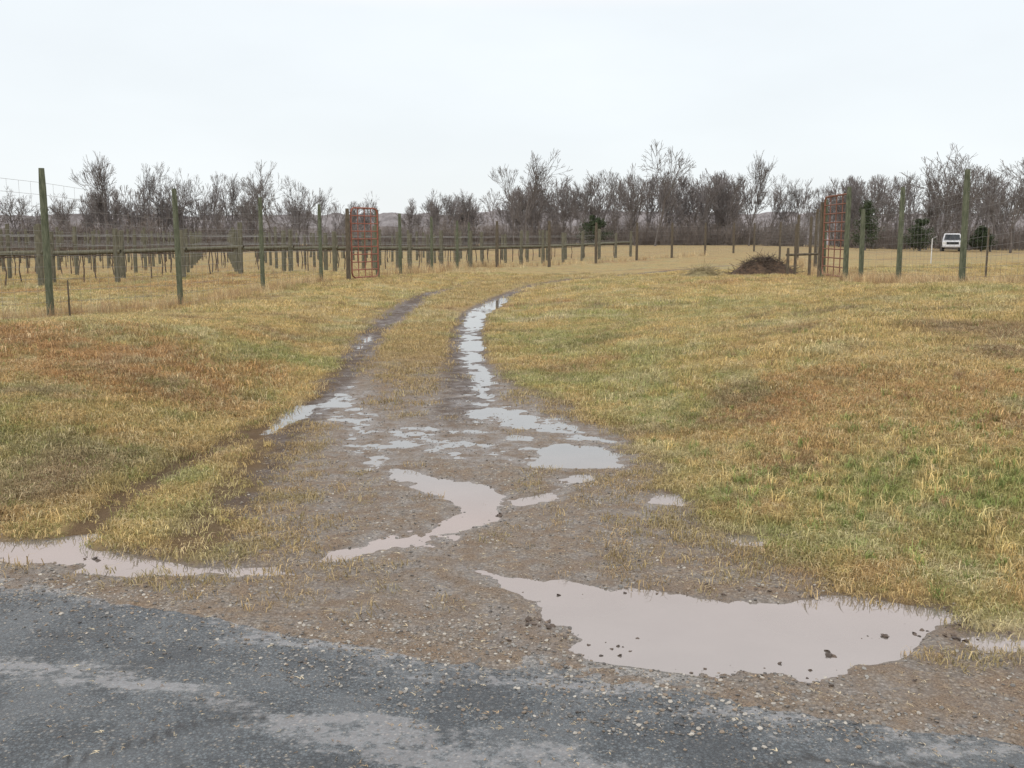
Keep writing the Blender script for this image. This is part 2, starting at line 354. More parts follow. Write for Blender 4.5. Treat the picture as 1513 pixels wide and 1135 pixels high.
# road
rx=np.concatenate([np.linspace(-20,-3.2,60)[:-1],np.arange(-3.2,3.2,.02),np.linspace(3.2,20,60)])
tt=[0,.02,.04,.06,.09,.13]
while tt[-1]<12: tt.append(tt[-1]*1.03+.010)
tt=np.array(tt)
ye=np.interp(rx,ra[:,0],ra[:,1])+.06+(fbm(rx,rx*0,.5,5,4,.6)-.5)*.16
RX,TT=np.meshgrid(rx,tt,indexing='ij'); RY=ye[:,None]-TT
def rprof(x,y,t):
    return .003+.011*sst(0,.35,t)+.010*t+(fbm(x,y,.5,3,11)-.5)*.014*sst(.1,.4,t)-.0008*t**2+(fbm(x,y,.10,3,5)-.5)*.010*sst(0,.1,t)*(1-sst(.2,.5,t))
RZ=rprof(RX,RY,TT); RZ[:,0]=-.02
nx,ny=RX.shape; I=np.arange(nx*ny).reshape(nx,ny)
Q2=np.stack([I[:-1,:-1],I[:-1,1:],I[1:,1:],I[1:,:-1]],-1).reshape(-1,4)
o=mk('asphalt_road',np.stack([RX.ravel(),RY.ravel(),RZ.ravel()],1),Q2,[M_A],smooth=True)
wet=.70*(1-sst(.15,.6,TT+(fbm(RX,RY,.6,3,3)-.5)*.4))
PI=pr('-2.2,3.62 -1.60,3.52 -1.30,3.46 -1.10,3.33 -0.7,3.15 0,2.95 .5,2.75 .4,2.65 -.3,2.8 -1.06,3.16 -1.25,3.26 -1.48,3.36 -2.2,3.5')
sp=sdpoly(PI,RX.ravel(),RY.ravel()).reshape(RX.shape)
wet=np.maximum(wet,.75*sst(-.14,.05,sp+(fbm(RX,RY,.3,3,6)-.5)*.2))
fattr(o.data,'wet',wet.ravel())
fattr(o.data,'edge',((1-sst(0,.34,TT))*1.).ravel())
wg_=(fbm(RX,RY,.12,4,2,.6)-.5)*.12
cd=np.minimum(sdline([(-1.5,2.5),(-1.35,2.8),(-1.18,2.93),(-1.02,3.08),(-.8,3.12)],RX+wg_,RY+wg_),sdline([(-1.18,2.93),(-1.0,2.8),(-.9,2.6)],RX-wg_,RY+wg_))
cd=np.minimum(cd,sdline([(.3,2.4),(.55,2.7),(.9,2.85),(1.3,2.8)],RX+wg_,RY+wg_))
fattr(o.data,'crack',((1-sst(.004,.02,cd))*sst(.3,.5,fbm(RX,RY,.25,2,9))*.95).ravel())

# ---------------------------------------------------------------- scattering
def src(name,objs):
    c=bpy.data.collections.new(name)
    for o in objs: c.objects.link(o)
    return c
def scatter(name,pts,rot,scl,col,idx,coll):
    n=len(pts)
    me=bpy.data.meshes.new(name); me.vertices.add(n); me.vertices.foreach_set('co',np.asarray(pts,np.float32).ravel()); me.update()
    fattr(me,'rot',rot,'FLOAT_VECTOR'); fattr(me,'scl',scl); fattr(me,'gcol',np.concatenate([col,np.ones((n,1))],1),'FLOAT_COLOR'); iattr(me,'idx',idx)
    o=bpy.data.objects.new(name,me); COL.objects.link(o)
    ng=bpy.data.node_groups.new(name,'GeometryNodeTree')
    ng.interface.new_socket('Geometry',in_out='INPUT',socket_type='NodeSocketGeometry'); ng.interface.new_socket('Geometry',in_out='OUTPUT',socket_type='NodeSocketGeometry')
    gi=ng.nodes.new('NodeGroupInput');go=ng.nodes.new('NodeGroupOutput'); ip=ng.nodes.new('GeometryNodeInstanceOnPoints')
    ci=ng.nodes.new('GeometryNodeCollectionInfo'); ci.inputs['Collection'].default_value=coll; ci.inputs['Separate Children'].default_value=True; ci.inputs['Reset Children'].default_value=True
    def na(nm,t):
        x=ng.nodes.new('GeometryNodeInputNamedAttribute'); x.data_type=t; x.inputs['Name'].default_value=nm; return [s for s in x.outputs if s.enabled][0]
    L=ng.links.new
    L(gi.outputs[0],ip.inputs['Points']); L(ci.outputs[0],ip.inputs['Instance']); ip.inputs['Pick Instance'].default_value=True
    L(na('idx','INT'),ip.inputs['Instance Index']); L(na('rot','FLOAT_VECTOR'),ip.inputs['Rotation']); L(na('scl','FLOAT'),ip.inputs['Scale'])
    L(ip.outputs[0],go.inputs[0])
    md=o.modifiers.new('scatter','NODES'); md.node_group=ng
    return o
def clump(name,nb,rad,h0,h1,lean,wid,seed,mat):
    r=np.random.RandomState(seed); V=[];F=[];bv=[]
    for i in range(nb):
        a=r.rand()*6.283; d=rad*math.sqrt(r.rand()); px,py=d*math.cos(a),d*math.sin(a)
        h=h0+(h1-h0)*r.rand()**1.5; le=lean*(.3+r.rand()); az=r.rand()*6.283; dx,dy=math.cos(az),math.sin(az)
        wv=wid*(.6+.8*r.rand())/2; f=r.rand()*6.283; sx,sy=math.cos(f)*wv,math.sin(f)*wv
        l1=h*.55; b=len(V); c=r.rand()
        p1=(px+dx*l1*le*.5,py+dy*l1*le*.5,l1); hz_=h*max(.25,1-.45*le)
        p2=(px+dx*h*le,py+dy*h*le,hz_)
        V+=[(px-sx,py-sy,-.005),(px+sx,py+sy,-.005),(p1[0]+sx*.8,p1[1]+sy*.8,p1[2]),(p1[0]-sx*.8,p1[1]-sy*.8,p1[2]),p2]
        F+=[(b,b+1,b+2,b+3),(b+3,b+2,b+4)]; bv+=[c]*5
    o=mk(name,V,F,[mat],link=False); fattr(o.data,'bv',bv); return o
GC=src('grass_sources',[clump('grass_%d'%i,52,.09,.012,.05,1.3,.0032,i,M_B) for i in range(5)]+[clump('tuft_%d'%i,30,.04,.05,.12,.8,.0045,20+i,M_B) for i in range(3)]+[clump('weed_%d'%i,26,.10,.12,.42,.45,.004,40+i,M_B) for i in range(3)])
def grass_pts(n,y0,y1,s):
    y=np.sqrt(R.rand(n)*(y1**2-y0**2)+y0**2); x=(R.rand(n)*2-1)*(.58*y+.9)
    F=fields(x,y); sd,sr,w,dep,rr,rl,rl2=F
    rut=np.minimum(rr,rl)
    p=np.where(sd<-.03,1.-.35*np.exp(np.minimum(sd,0)/.3),0.)
    edge=np.exp(-np.maximum(sd,0)/.28)*.6
    p=np.where(sd>=-.03,edge,p)
    p=np.maximum(p,(sd>0)*sst(.2,.5,rut)*(.12*sst(7,9,y)+.78*sst(9.5,14,y)))
    p=np.maximum(p,(sd>0)*.05*(x>.2)*(y<7))
    p=np.maximum(p,(sd>0)*sst(30,36,y)*sst(.1,.5,rut))
    p=p*(1-sst(.1,.5,w))*(sr<-.02)*(1-.92*(1-sst(.06,.24,rl2))*(y<9.4))*(1-.85*(1-sst(.08,.28,rl)))
    k=R.rand(n)<p; x=x[k];y=y[k]; F=tuple(f[k] for f in F)
    z=height(x,y,F); m=z>.002; x=x[m];y=y[m];z=z[m];F=tuple(f[m] for f in F); n=len(x)
    rot=np.stack([(R.rand(n)-.5)*.3,(R.rand(n)-.5)*.3,R.rand(n)*6.283],1)
    c=gcolor(x,y)*(.7+.6*R.rand(n,1)); 
    green=R.rand(n)<.15; c[green]=c[green]*.4+np.array([.21,.26,.085])*.6
    pal=R.rand(n)<.16; c[pal]=c[pal]*.4+np.array([.60,.52,.33])*.6
    ins=(sst(-.1,.1,F[0])*(1-.5*sst(12,16,y)))[:,None]*.55; c=c*(1-ins)+np.array([.31,.23,.14])*ins
    return np.stack([x,y,z-.003],1),rot,s*(.6+.8*R.rand(n))*(1+.5*(fbm(x,y,1.0,2,13)-.5)),c,R.randint(0,5,n)
parts=[grass_pts(34000,3.5,9,1.0),grass_pts(24000,9,18,1.35),grass_pts(17000,18,42,2.1)]
def tufts(n,fn,s,cols,i0,i1):
    x,y=fn(n); F=fields(x,y); k=(F[0]<-.05)&(F[1]<-.1)&(F[2]<.2); x=x[k];y=y[k]; n=len(x); z=height(x,y)
    c=np.array(cols)[R.randint(0,len(cols),n)]*(.7+.6*R.rand(n,1))
    return np.stack([x,y,z-.003],1),np.stack([0*x,0*x,R.rand(n)*6.28],1),s*(.6+.7*R.rand(n)),c,R.randint(i0,i1,n)
GR=[(.22,.28,.09),(.27,.32,.11),(.50,.45,.22),(.54,.44,.21),(.52,.42,.19)]
ST=[(.50,.39,.22),(.40,.28,.155),(.57,.48,.30),(.30,.205,.12)]
parts.append(tufts(520,lambda n:(R.normal(2.1,.75,n),R.normal(5.7,.65,n)),.9,GR,5,8))
parts.append(tufts(200,lambda n:(R.normal(3.4,.8,n),R.normal(6.3,1,n)),.8,GR+ST,5,8))
parts.append(tufts(1000,lambda n:(R.uniform(-9,9,n),R.uniform(4.5,16,n)),.6,GR+ST,5,8))
parts.append(tufts(110,lambda n:(R.normal(1.3,.4,n),R.normal(8.8,.8,n)),.7,GR,5,8))
def along(P,n,sp):
    P=np.array(P);t=R.rand(n)*(len(P)-1);i=np.minimum(t.astype(int),len(P)-2);f=(t-i)[:,None];q=P[i]*(1-f)+P[i+1]*f
    return q[:,0]+R.normal(0,sp,n),q[:,1]+R.normal(0,sp,n)
FENL=[(-8.6,8.5),(-8.2,12.2),(-7.65,16.5),(-6.98,21),(-6.53,26.2),(-6.1,32)]
FENR=[(7.6,9.5),(8.8,15.6),(9.4,20.9),(10.0,25.9),(9.6,28)]
parts.append(tufts(900,lambda n:along(FENL,n,.28),.75,ST,8,11))
parts.append(tufts(1500,lambda n:along(FENR,n,.35),.85,ST,8,11))
parts.append(tufts(500,lambda n:along([(9.8,29),(11.8,39),(14.5,51),(18,64)],n,.4),1.,ST,8,11))
parts.append(tufts(400,lambda n:along([(-4.9,36),(-3.6,45),(-2.6,56),(-.8,54),(5,61),(14.8,77)],n,.5),1.2,ST,8,11))
parts.append(tufts(1500,lambda n:(R.uniform(-34,0,n),R.uniform(29,60,n)),.7,ST,8,11))
cat=[np.concatenate([p[i] for p in parts]) for i in range(5)]
scatter('grass',*cat,GC)

def pebble(name,seed,mat,sub=1,fl=.6,amp=.25):
    import bmesh
    bm=bmesh.new(); bmesh.ops.create_icosphere(bm,subdivisions=sub,radius=1); r=random.Random(seed)
    for v in bm.verts: v.co*=1+amp*(r.random()-.5)*2; v.co.z*=fl
    me=bpy.data.meshes.new(name); bm.to_mesh(me); bm.free(); me.materials.append(mat); return bpy.data.objects.new(name,me)
M_ST=m_inst('driveway_stone',.5); M_LIT=m_inst('straw_litter',.8)
PC=src('stone_sources',[pebble('stone_%d'%i,i,M_ST) for i in range(5)])
n=34000; y=3.0+8.5*R.rand(n)**1.4; x=-2.6+5.2*R.rand(n)
x2=-5+10*R.rand(12000); x=np.concatenate([x,x2]); y=np.concatenate([y,np.interp(x2,ra[:,0],ra[:,1])+R.normal(.0,.22,12000)])
F=fields(x,y); k=(F[0]>-.02)&(F[1]<.55)&(fbm(x,y,.5,3,14)+.35*R.rand(len(x))>.56); x=x[k];y=y[k];F=tuple(f[k] for f in F);z=height(x,y,F)
def road_z(x,y):
    t=np.interp(x,rx,ye)-y
    return np.where(t>.02,rprof(x,y,np.maximum(t,0)),-9)
z=np.maximum(z,road_z(x,y))
k=z>-.004;x=x[k];y=y[k];z=z[k];n=len(x)
sc=.0022+.008*R.rand(n)**3.2
cc=np.array([(.27,.26,.235),(.16,.15,.135),(.25,.195,.14),(.42,.39,.335),(.11,.10,.09)])[R.randint(0,5,n)]*(.7+.5*R.rand(n,1))
scatter('driveway_gravel',np.stack([x,y,z+sc*.1],1),R.rand(n,3)*np.array([.4,.4,6.28]),sc,cc,R.randint(0,5,n),PC)
def straw(name,seed,mat):
    r=random.Random(seed);V=[];Fc=[]
    for i in range(3):
        a=r.random()*3.14;L=.5+r.random()*.6;cx,cy=(r.random()-.5)*2,(r.random()-.5)*2;w_=.07;dx,dy=math.cos(a),math.sin(a);b=len(V)
        V+=[(cx-dx*L-dy*w_,cy-dy*L+dx*w_,.05),(cx-dx*L+dy*w_,cy-dy*L-dx*w_,.12),(cx+dy*w_*1.3,cy-dx*w_*1.3,.28),(cx-dy*w_*1.3,cy+dx*w_*1.3,.2),(cx+dx*L,cy+dy*L,.08)]
        Fc+=[(b,b+1,b+2,b+3),(b+3,b+2,b+4)]
    return mk(name,V,Fc,[mat],link=False)
LC=src('litter_sources',[straw('straw_%d'%i,i,M_LIT) for i in range(5)])
n=30000; x=R.uniform(-4,3.2,n); y=R.uniform(2.5,9.5,n)
F=fields(x,y); k=(F[0]>-.02)&(F[2]<.5)&(R.rand(n)<np.where(F[1]>.02,.5*np.exp(-F[1]/.8)+.2,.9)); x=x[k];y=y[k];F=tuple(f[k] for f in F)
z=np.maximum(height(x,y,F),road_z(x,y))
k=z>0; x=x[k];y=y[k];z=z[k];n=len(x)
cc=np.array([(.50,.40,.25),(.38,.28,.17),(.22,.15,.09),(.55,.47,.32)])[R.randint(0,4,n)]*(.7+.5*R.rand(n,1))
scatter('straw_litter',np.stack([x,y,z+.001],1),R.rand(n,3)*np.array([.3,.3,6.28]),.004+.011*R.rand(n)**2,cc,R.randint(0,5,n),LC)
CL=src('clod_sources',[pebble('clod_%d'%i,30+i,M_ST,2,.35,.38) for i in range(4)])
cp=[(0.10,3.98),(1.23,3.66),(-0.07,5.63),(1.45,5.11),(1.44,4.39),(-2.10,4.83),(1.75,3.8),(1.88,3.93),(.14,3.95),(1.5,3.84)]
xs_=[];ys_=[];ss=[]
for (a,b) in cp:
    for j in range(7): xs_.append(a+R.normal(0,.03));ys_.append(b+R.normal(0,.02));ss.append(.003+.012*R.rand()**2 if j else .017)
for a,b,s_,m_ in ((1.8,3.88,.14,30),(.75,4.33,.3,34),(1.25,4.33,.2,24),(.3,3.75,.12,24),(1.0,3.47,.3,20)):
    for j in range(m_): xs_.append(a+R.normal(0,s_));ys_.append(b+R.normal(0,.05));ss.append(.003+.008*R.rand()**2)
xs_=np.array(xs_);ys_=np.array(ys_);ss=np.array(ss);n=len(ss);z=np.maximum(height(xs_,ys_),-.002)
scatter('mud_clods',np.stack([xs_,ys_,z+ss*.1],1),R.rand(n,3)*np.array([.6,.6,6.28]),ss,np.array([(.08,.055,.038)])*(.6+.8*R.rand(n,1)),R.randint(0,4,n),CL)

# ---------------------------------------------------------------- tubes / posts / fences
def prisms(A,B,ra_,rb_,k=3):
    A=np.array(A,float);B=np.array(B,float);ra_=np.array(ra_,float);rb_=np.array(rb_,float)
    d=B-A; d/=np.linalg.norm(d,axis=1,keepdims=True)+1e-9
    up_=np.where(np.abs(d[:,2:3])>.9,np.array([[1.,0,0]]),np.array([[0,0,1.]]))
    u=np.cross(d,up_);u/=np.linalg.norm(u,axis=1,keepdims=True)+1e-9;v=np.cross(d,u)
    n=len(A);V=np.zeros((n,2*k,3))
    for i in range(k):
        c,s=math.cos(6.2832*i/k),math.sin(6.2832*i/k); o=u*c+v*s
        V[:,i]=A+o*ra_[:,None];V[:,k+i]=B+o*rb_[:,None]
    base=np.arange(n)[:,None]*2*k
    F=np.concatenate([base+np.array([[i,(i+1)%k,k+(i+1)%k,k+i]]) for i in range(k)])
    return V.reshape(-1,3),F
def tubes(name,segs,mat,parent=None,k=3,link=True,smooth=False):
    A=[s[0] for s in segs];B=[s[1] for s in segs];a=[s[2] for s in segs];b=[s[3] if len(s)>3 else s[2] for s in segs]
    V,F=prisms(A,B,a,b,k); return mk(name,V,F.astype(np.int32),[mat],parent=parent,link=link,smooth=smooth)
def post(name,x,y,h,r,mat,parent,lean=(0,0),z0=None):
    z=hz(x,y) if z0 is None else z0
    k=12;rings=9;V=[];F=[];rs=random.Random(int(x*1000)+int(y*77))
    for j in range(rings+1):
        t=j/rings; zz=-.3+(h+.3)*t; rr_=r*(1.04-.1*t)
        if j==rings: zz+=.012; rr_*=.82
        for i in range(k):
            a=6.2832*i/k; q=rr_*(1+.06*(rs.random()-.5)); V.append((q*math.cos(a)+lean[0]*zz,q*math.sin(a)+lean[1]*zz,zz))
    for j in range(rings):
        for i in range(k): F.append((j*k+i,j*k+(i+1)%k,(j+1)*k+(i+1)%k,(j+1)*k+i))
    F.append(tuple(range(rings*k,rings*k+k)))
    o=mk(name,V,F,[mat],parent=parent); o.location=(x,y,z); return o
def wire_mesh(name,P,H,parent,nz=12,dx=.3,r=.0026):
    segs=[]
    for i in range(len(P)-1):
        a=np.array(P[i],float);b=np.array(P[i+1],float);za=hz(*a);zb=hz(*b);L=np.linalg.norm(b-a);n=max(2,int(L/dx))
        hs=np.linspace(.06,H,nz)
        for h in hs:
            m_=4
            for j in range(m_):
                t0,t1=j/m_,(j+1)/m_
                s0=-.025*math.sin(math.pi*t0)*(h/H);s1=-.025*math.sin(math.pi*t1)*(h/H)
                p=a*(1-t0)+b*t0;q=a*(1-t1)+b*t1
                segs.append(((p[0],p[1],za*(1-t0)+zb*t0+h+s0),(q[0],q[1],za*(1-t1)+zb*t1+h+s1),r))
        for j in range(1,n):
            t=j/n;p=a*(1-t)+b*t;z=za*(1-t)+zb*t; s=-.025*math.sin(math.pi*t)
            segs.append(((p[0],p[1],z+.06),(p[0],p[1],z+H+s),r*.8))
    return tubes(name,segs,M_WIRE,parent)
E=empty('deer_fence')
LP=[(-8.75,8.0),(-8.2,12.2),(-7.65,16.5),(-6.98,21),(-6.53,26.2),(-6.1,32)]
for i,(x,y) in enumerate(LP): post('post_%d'%i,x,y,2.42,.058,M_POST,E,(random.uniform(-.012,.012),0))
wire_mesh('wire_mesh',LP,2.2,E)
post('stake',-7.2,16.2,.6,.015,M_POSTB,E)
E=empty('deer_fence')
LP2=[(-4.95,37),(-4.4,39.5),(-3.6,45),(-2.75,50.5),(-2.4,56)]
for i,(x,y) in enumerate(LP2): post('post_%d'%i,x,y,2.4,.065,M_POST if i else M_POSTB,E)
wire_mesh('wire_mesh',LP2,2.2,E,dx=.5)
E=empty('deer_fence')
LP3=[(-2.4,56),(-.8,54),(2.0,54),(5.1,61),(8.2,66),(11.3,71),(14.8,77),(18.3,83),(21.2,88)]
for i,(x,y) in enumerate(LP3[1:]): post('post_%d'%i,x,y,2.45,.085,M_POSTB,E)
wire_mesh('wire_mesh',LP3,2.2,E,dx=.6,nz=8,r=.003)
E=empty('deer_fence')
RP=[(6.7,9.8),(8.5,15.6),(9.4,20.9),(10.0,25.9),(9.62,27.6)]
for i,(x,y) in enumerate(RP): post('post_%d'%i,x,y,2.45 if i<4 else 2.0,.066,M_POST,E,(random.uniform(-.012,.012),0))
wire_mesh('wire_mesh',RP,2.2,E)
post('thin_stake',14.2,30,1.5,.03,M_POSTB,E)
E=empty('deer_fence')
RP2=[(9.75,31.4),(11.8,39),(14.5,51),(17.6,66),(21.2,88)]
for i,(x,y) in enumerate(RP2[:4]): post('post_%d'%i,x,y,2.42,.07,M_POSTB if i else M_POST,E)
wire_mesh('wire_mesh',RP2,2.2,E,dx=.5)
for i,(x,y,h) in enumerate(((9.35,34,.95),(10.15,34.2,2.0),(9.63,34.1,1.75))): post('brace_post_%d'%i,x,y,h,.05,M_POSTB,E)
z=hz(9.6,34)
tubes('brace_rails',[((9.3,34.05,z+.72),(10.6,34.25,z+.76),.04)],M_POSTB,E,8)
def gate(name,a,b,H,mat,pa,pb,hp):
    E=empty(name); a=np.array(a,float);b=np.array(b,float);L=np.linalg.norm(b-a);d=(b-a)/L
    z0=max(hz(*a),hz(*b))+.08
    def P(s,h): return (a[0]+d[0]*s,a[1]+d[1]*s,z0+h)
    segs=[];r=.028;c=.16
    pts=[(c,0),(L-c,0),(L-.05,.05),(L,c),(L,H-c),(L-.05,H-.05),(L-c,H),(c,H),(.05,H-.05),(0,H-c),(0,c),(.05,.05)]
    for i in range(len(pts)): segs.append((P(*pts[i-1]),P(*pts[i]),r))
    nb=9
    for i in range(1,nb): segs.append((P(0,H*i/nb),P(L,H*i/nb),.018))
    for t in (.25,.5,.75): segs.append((P(L*t,0),P(L*t,H),.016))
    tubes('bars',segs,mat,E,8,smooth=True)
    for i,(x,y,h) in enumerate(((*pa,hp[0]),(*pb,hp[1]))): post('gate_post_%d'%i,x,y,h,.075,M_POSTB if i==0 else M_POST,E)
    tubes('hinges',[(P(-.1,H*.25),P(.02,H*.25),.02),(P(-.1,H*.8),P(.02,H*.8),.02)],mat,E,6)
gate('livestock_gate',(-5.32,33.3),(-4.62,34.6),2.3,M_GATE,(-5.42,33.2),(-4.75,35.4),(2.35,2.3))
gate('livestock_gate',(9.66,31.2),(9.50,28.5),2.35,M_GATE2,(9.68,31.5),(9.42,28.3),(2.35,2.6))
E=empty('marker_pipe'); post('pipe',18.8,45,1.1,.022,m_noise('white_pipe',(.55,.55,.53),(.72,.72,.70),5,.5,0),E)
tubes('cap',[((18.8,45,hz(18.8,45)+1.08),(19.02,45,hz(18.8,45)+1.2),.02)],M_WIRE,E,8)

# ---------------------------------------------------------------- vineyard rows
wood=random.Random(5)
for k in range(18):
    d=31+2.55*k; xe=-14.6+ (23.4/43.4)*(2.55*k)
    E=empty('vineyard_row')
    Lr=55
    segs=[];vs=[]
    sv_=np.arange(0,Lr+1,1.0); hv_=height(xe-sv_,d+sv_*.13)
    def G(s,h): 
        return (xe-s,d+s*.13,float(np.interp(s,sv_,hv_))+h)
    ps=[0,2.3]+[2.3+4.4*i for i in range(1,12)]
    for s in ps:
        h=1.85+wood.uniform(-.15,.2); lean=wood.uniform(-.04,.04)
        a=G(s,-.2); b=G(s,h); b=(b[0]+lean,b[1],b[2]); r=.10 if s<3 else .078
        segs.append((a,b,r,r*.92)); segs.append((b,(b[0],b[1],b[2]+.01),r*.92,.0))
    segs.append((G(-.15,1.05),G(2.45,1.0),.07,.07))
    tubes('posts',segs,M_VPOST,E,8)
    w_=[]
    for h in (.85,1.2,1.6):
        for j in range(int(Lr/5)): w_.append((G(j*5,h),G(j*5+5,h),.005))
    tubes('wires',w_,M_WIRE,E)
    s=1.2
    while s<Lr:
        x0=wood.uniform(-.08,.08)
        vs.append((G(s,-.05),G(s+x0,.45),.03,.026)); vs.append((G(s+x0,.45),G(s,.9),.026,.026))
        for sg in (-1,1):
            q=.92
            p0=G(s,q)
            for j in range(3):
                p1=G(s+sg*(j+1)*.36,q+wood.uniform(-.03,.03)); vs.append((p0,p1,.030-.004*j,.026-.004*j)); 
                for c in range(2):
                    b0=p0; hh=wood.uniform(.1,.5) if wood.random()<.6 else .08
                    b1=(b0[0]+wood.uniform(-.1,.1),b0[1]+wood.uniform(-.08,.08),b0[2]+hh); vs.append((b0,b1,.011,.006))
                p0=p1
        s+=2.1+wood.uniform(-.15,.15)
    tubes('vines',vs,M_VINE,E)

# ---------------------------------------------------------------- bare trees
def tree_segs(seed,H,spread=.6,depth=7,trunk=.3,rmin=.014,multi=1,r0=None):
    rs=np.random.RandomState(seed);segs=[]
    def nrm(v): return v/(np.linalg.norm(v)+1e-9)
    st=[]
    for m_ in range(multi):
        dr=nrm(np.array([rs.normal(0,.08+.14*(multi>1)),rs.normal(0,.08+.14*(multi>1)),1])); st.append((np.array([rs.normal(0,.1*multi),rs.normal(0,.1*multi),-.2]),dr,H*trunk,(r0 or H*.016),0))
    while st:
        p,d,L,r,k=st.pop()
        ns=3 if k<4 else 2; rr_=r
        for j in range(ns):
            d=nrm(d+rs.normal(0,.10 if k<2 else .17,3)+np.array([0,0,.08 if k>0 else .02]))
            q=p+d*L/ns; r2=max(rmin,rr_*.90); segs.append((p,q,rr_,r2)); p=q; rr_=r2
            if k<depth and ((k>=1 and rs.rand()<.5) or (k==0 and j>=1 and rs.rand()<.5)):
                ax=nrm(np.cross(d,rs.normal(0,1,3))); dd=nrm(d*math.cos(spread*1.35)+ax*math.sin(spread*1.35)); st.append((p,dd,L*rs.uniform(.45,.7),max(rmin,rr_*.5),k+1+(rs.rand()<.5)))
        if k<depth:
            nb=2 if rs.rand()<.8 else 3
            for b in range(nb):
                ang=spread*rs.uniform(.4,1.1)*(1 if b else .4); ax=nrm(np.cross(d,rs.normal(0,1,3)))
                st.append((p,nrm(d*math.cos(ang)+ax*math.sin(ang)),L*rs.uniform(.66,.86),max(rmin,rr_*(.68 if b else .82)),k+1))
    top=max(s[1][2] for s in segs); f=H/top
    return [(s[0]*f,s[1]*f,s[2]*1.0,s[3]*1.0) for s in segs]
big=[tree_segs(100+i,10,.42+.09*(i%3),6,.24+.03*(i%3),.015,1) for i in range(6)]
bigm=[tubes('bt%d'%i,s,M_BARK,link=False).data for i,s in enumerate(big)]
smm=[]
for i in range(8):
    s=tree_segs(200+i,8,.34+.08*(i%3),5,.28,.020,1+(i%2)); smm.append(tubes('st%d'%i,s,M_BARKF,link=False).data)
thm=[]
for i in range(4):
    rs=np.random.RandomState(300+i);sg=[]
    for j in range(150):
        x=rs.uniform(-3.5,3.5);y=rs.uniform(-.8,.8);h=rs.uniform(1.2,3.6)
        p=np.array([x,y,-.2]);d=np.array([rs.normal(0,.2),rs.normal(0,.2),1.])
        for q in range(3):
            n_=p+d*h/3; sg.append((p,n_,.028,.022)); p=n_; d=d+rs.normal(0,.22,3)
            for c in range(2):
                e=p+np.array([rs.normal(0,.4),rs.normal(0,.4),rs.uniform(.1,.6)]); sg.append((p,e,.018,.012))
    thm.append(tubes('th%d'%i,sg,M_THICK,link=False).data)
def inst(name,me,x,y,s,rz,parent=None,sz=None,lean=0):
    o=bpy.data.objects.new(name,me); COL.objects.link(o); o.location=(x,y,float(macro(np.array([x]),np.array([y]))[0])-.1)
    o.scale=(s,s,sz or s); o.rotation_euler=(lean*.3,lean,rz); o.parent=parent; return o
def ux(u): return (u-756.5)/1487.
for i,(u,d,hp,m_,ln,wd) in enumerate([(165,118,128,0,0,.65),(150,126,104,3,0,.7),(215,125,112,1,0,.65),(235,122,108,4,0,.65),(272,120,104,2,0,.7),(290,124,96,5,0,.6),(322,125,100,3,0,.65),(340,120,96,0,0,.6),(385,118,104,2,0,.7),(402,115,114,4,0,.8),(440,125,92,5,0,.7),(467,118,76,1,0,.6),(550,118,68,2,0,.6),(640,118,70,5,0,.7),(690,118,70,0,0,.7),(760,110,104,3,0,.7),(775,108,122,1,-.12,.85),(790,116,94,4,0,.8),(835,114,86,2,0,.8),(865,112,90,0,0,.8),(905,118,98,3,0,.8),(940,110,106,2,.08,.8),(968,106,136,5,.04,.85),(990,122,112,2,0,.8),(1030,115,88,4,0,.9),(1070,118,90,3,0,.8),(1108,112,124,0,0,.6),(1135,122,92,4,0,.8),(1180,120,84,1,0,.8),(1215,116,88,5,0,.8),(1240,120,84,4,0,.9),(1290,112,92,2,0,.8),(1320,115,98,3,0,.7),(1370,112,100,0,0,.8),(1395,104,142,2,0,1.),(1432,110,130,4,0,1.0),(1465,106,112,5,0,.9),(1492,100,124,1,0,.95),(1545,105,125,3,0,1.1),(-40,115,95,5,0,1),(20,120,78,2,0,1.0),(80,112,70,4,0,.9)]):
    H=hp*d/1487+1.2; inst('bare_tree',bigm[m_],ux(u)*d,d,H/10*wd*1.05,random.random()*6.28,sz=H/10,lean=ln)
TL=empty('distant_tree_line')
def prof(u):
    pts=[(-900,60),(0,54),(60,56),(200,74),(440,70),(500,48),(620,50),(700,58),(800,78),(1000,90),(1120,84),(1300,90),(1400,92),(1513,100),(2400,90)]
    return np.interp(u,[a for a,b in pts],[b for a,b in pts])
for i in range(250):
    u=random.uniform(-400,1900); d=random.uniform(118,145)
    hp=prof(u)*random.uniform(.6,1.1); H=hp*d/1487+1.5
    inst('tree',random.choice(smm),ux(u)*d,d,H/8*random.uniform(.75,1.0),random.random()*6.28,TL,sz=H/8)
for i in range(180):
    u=random.uniform(-450,1950); d=random.uniform(112,132); s=random.uniform(.55,1.0)*(1. if prof(u)>55 else .75)
    inst('thicket',random.choice(thm),ux(u)*d,d,s,random.uniform(-.4,.4),TL)
hx=np.linspace(-420,420,900); hh=4.9+2.0*fbm(hx,hx*0,60,3,5)+1.6*fbm(hx,hx*0+3,4,4,9); V=[];F=[]
for i,x in enumerate(hx):
    V+=[(x,215,-2),(x,218+3*math.sin(x*.3),hh[i]*.55),(x,224,hh[i]),(x,250,hh[i]*.9)]
for i in range(len(hx)-1):
    for j in range(3): a=i*4+j; F.append((a,a+4,a+5,a+1))
mk('distant_wooded_hill',V,F,[M_HILL])
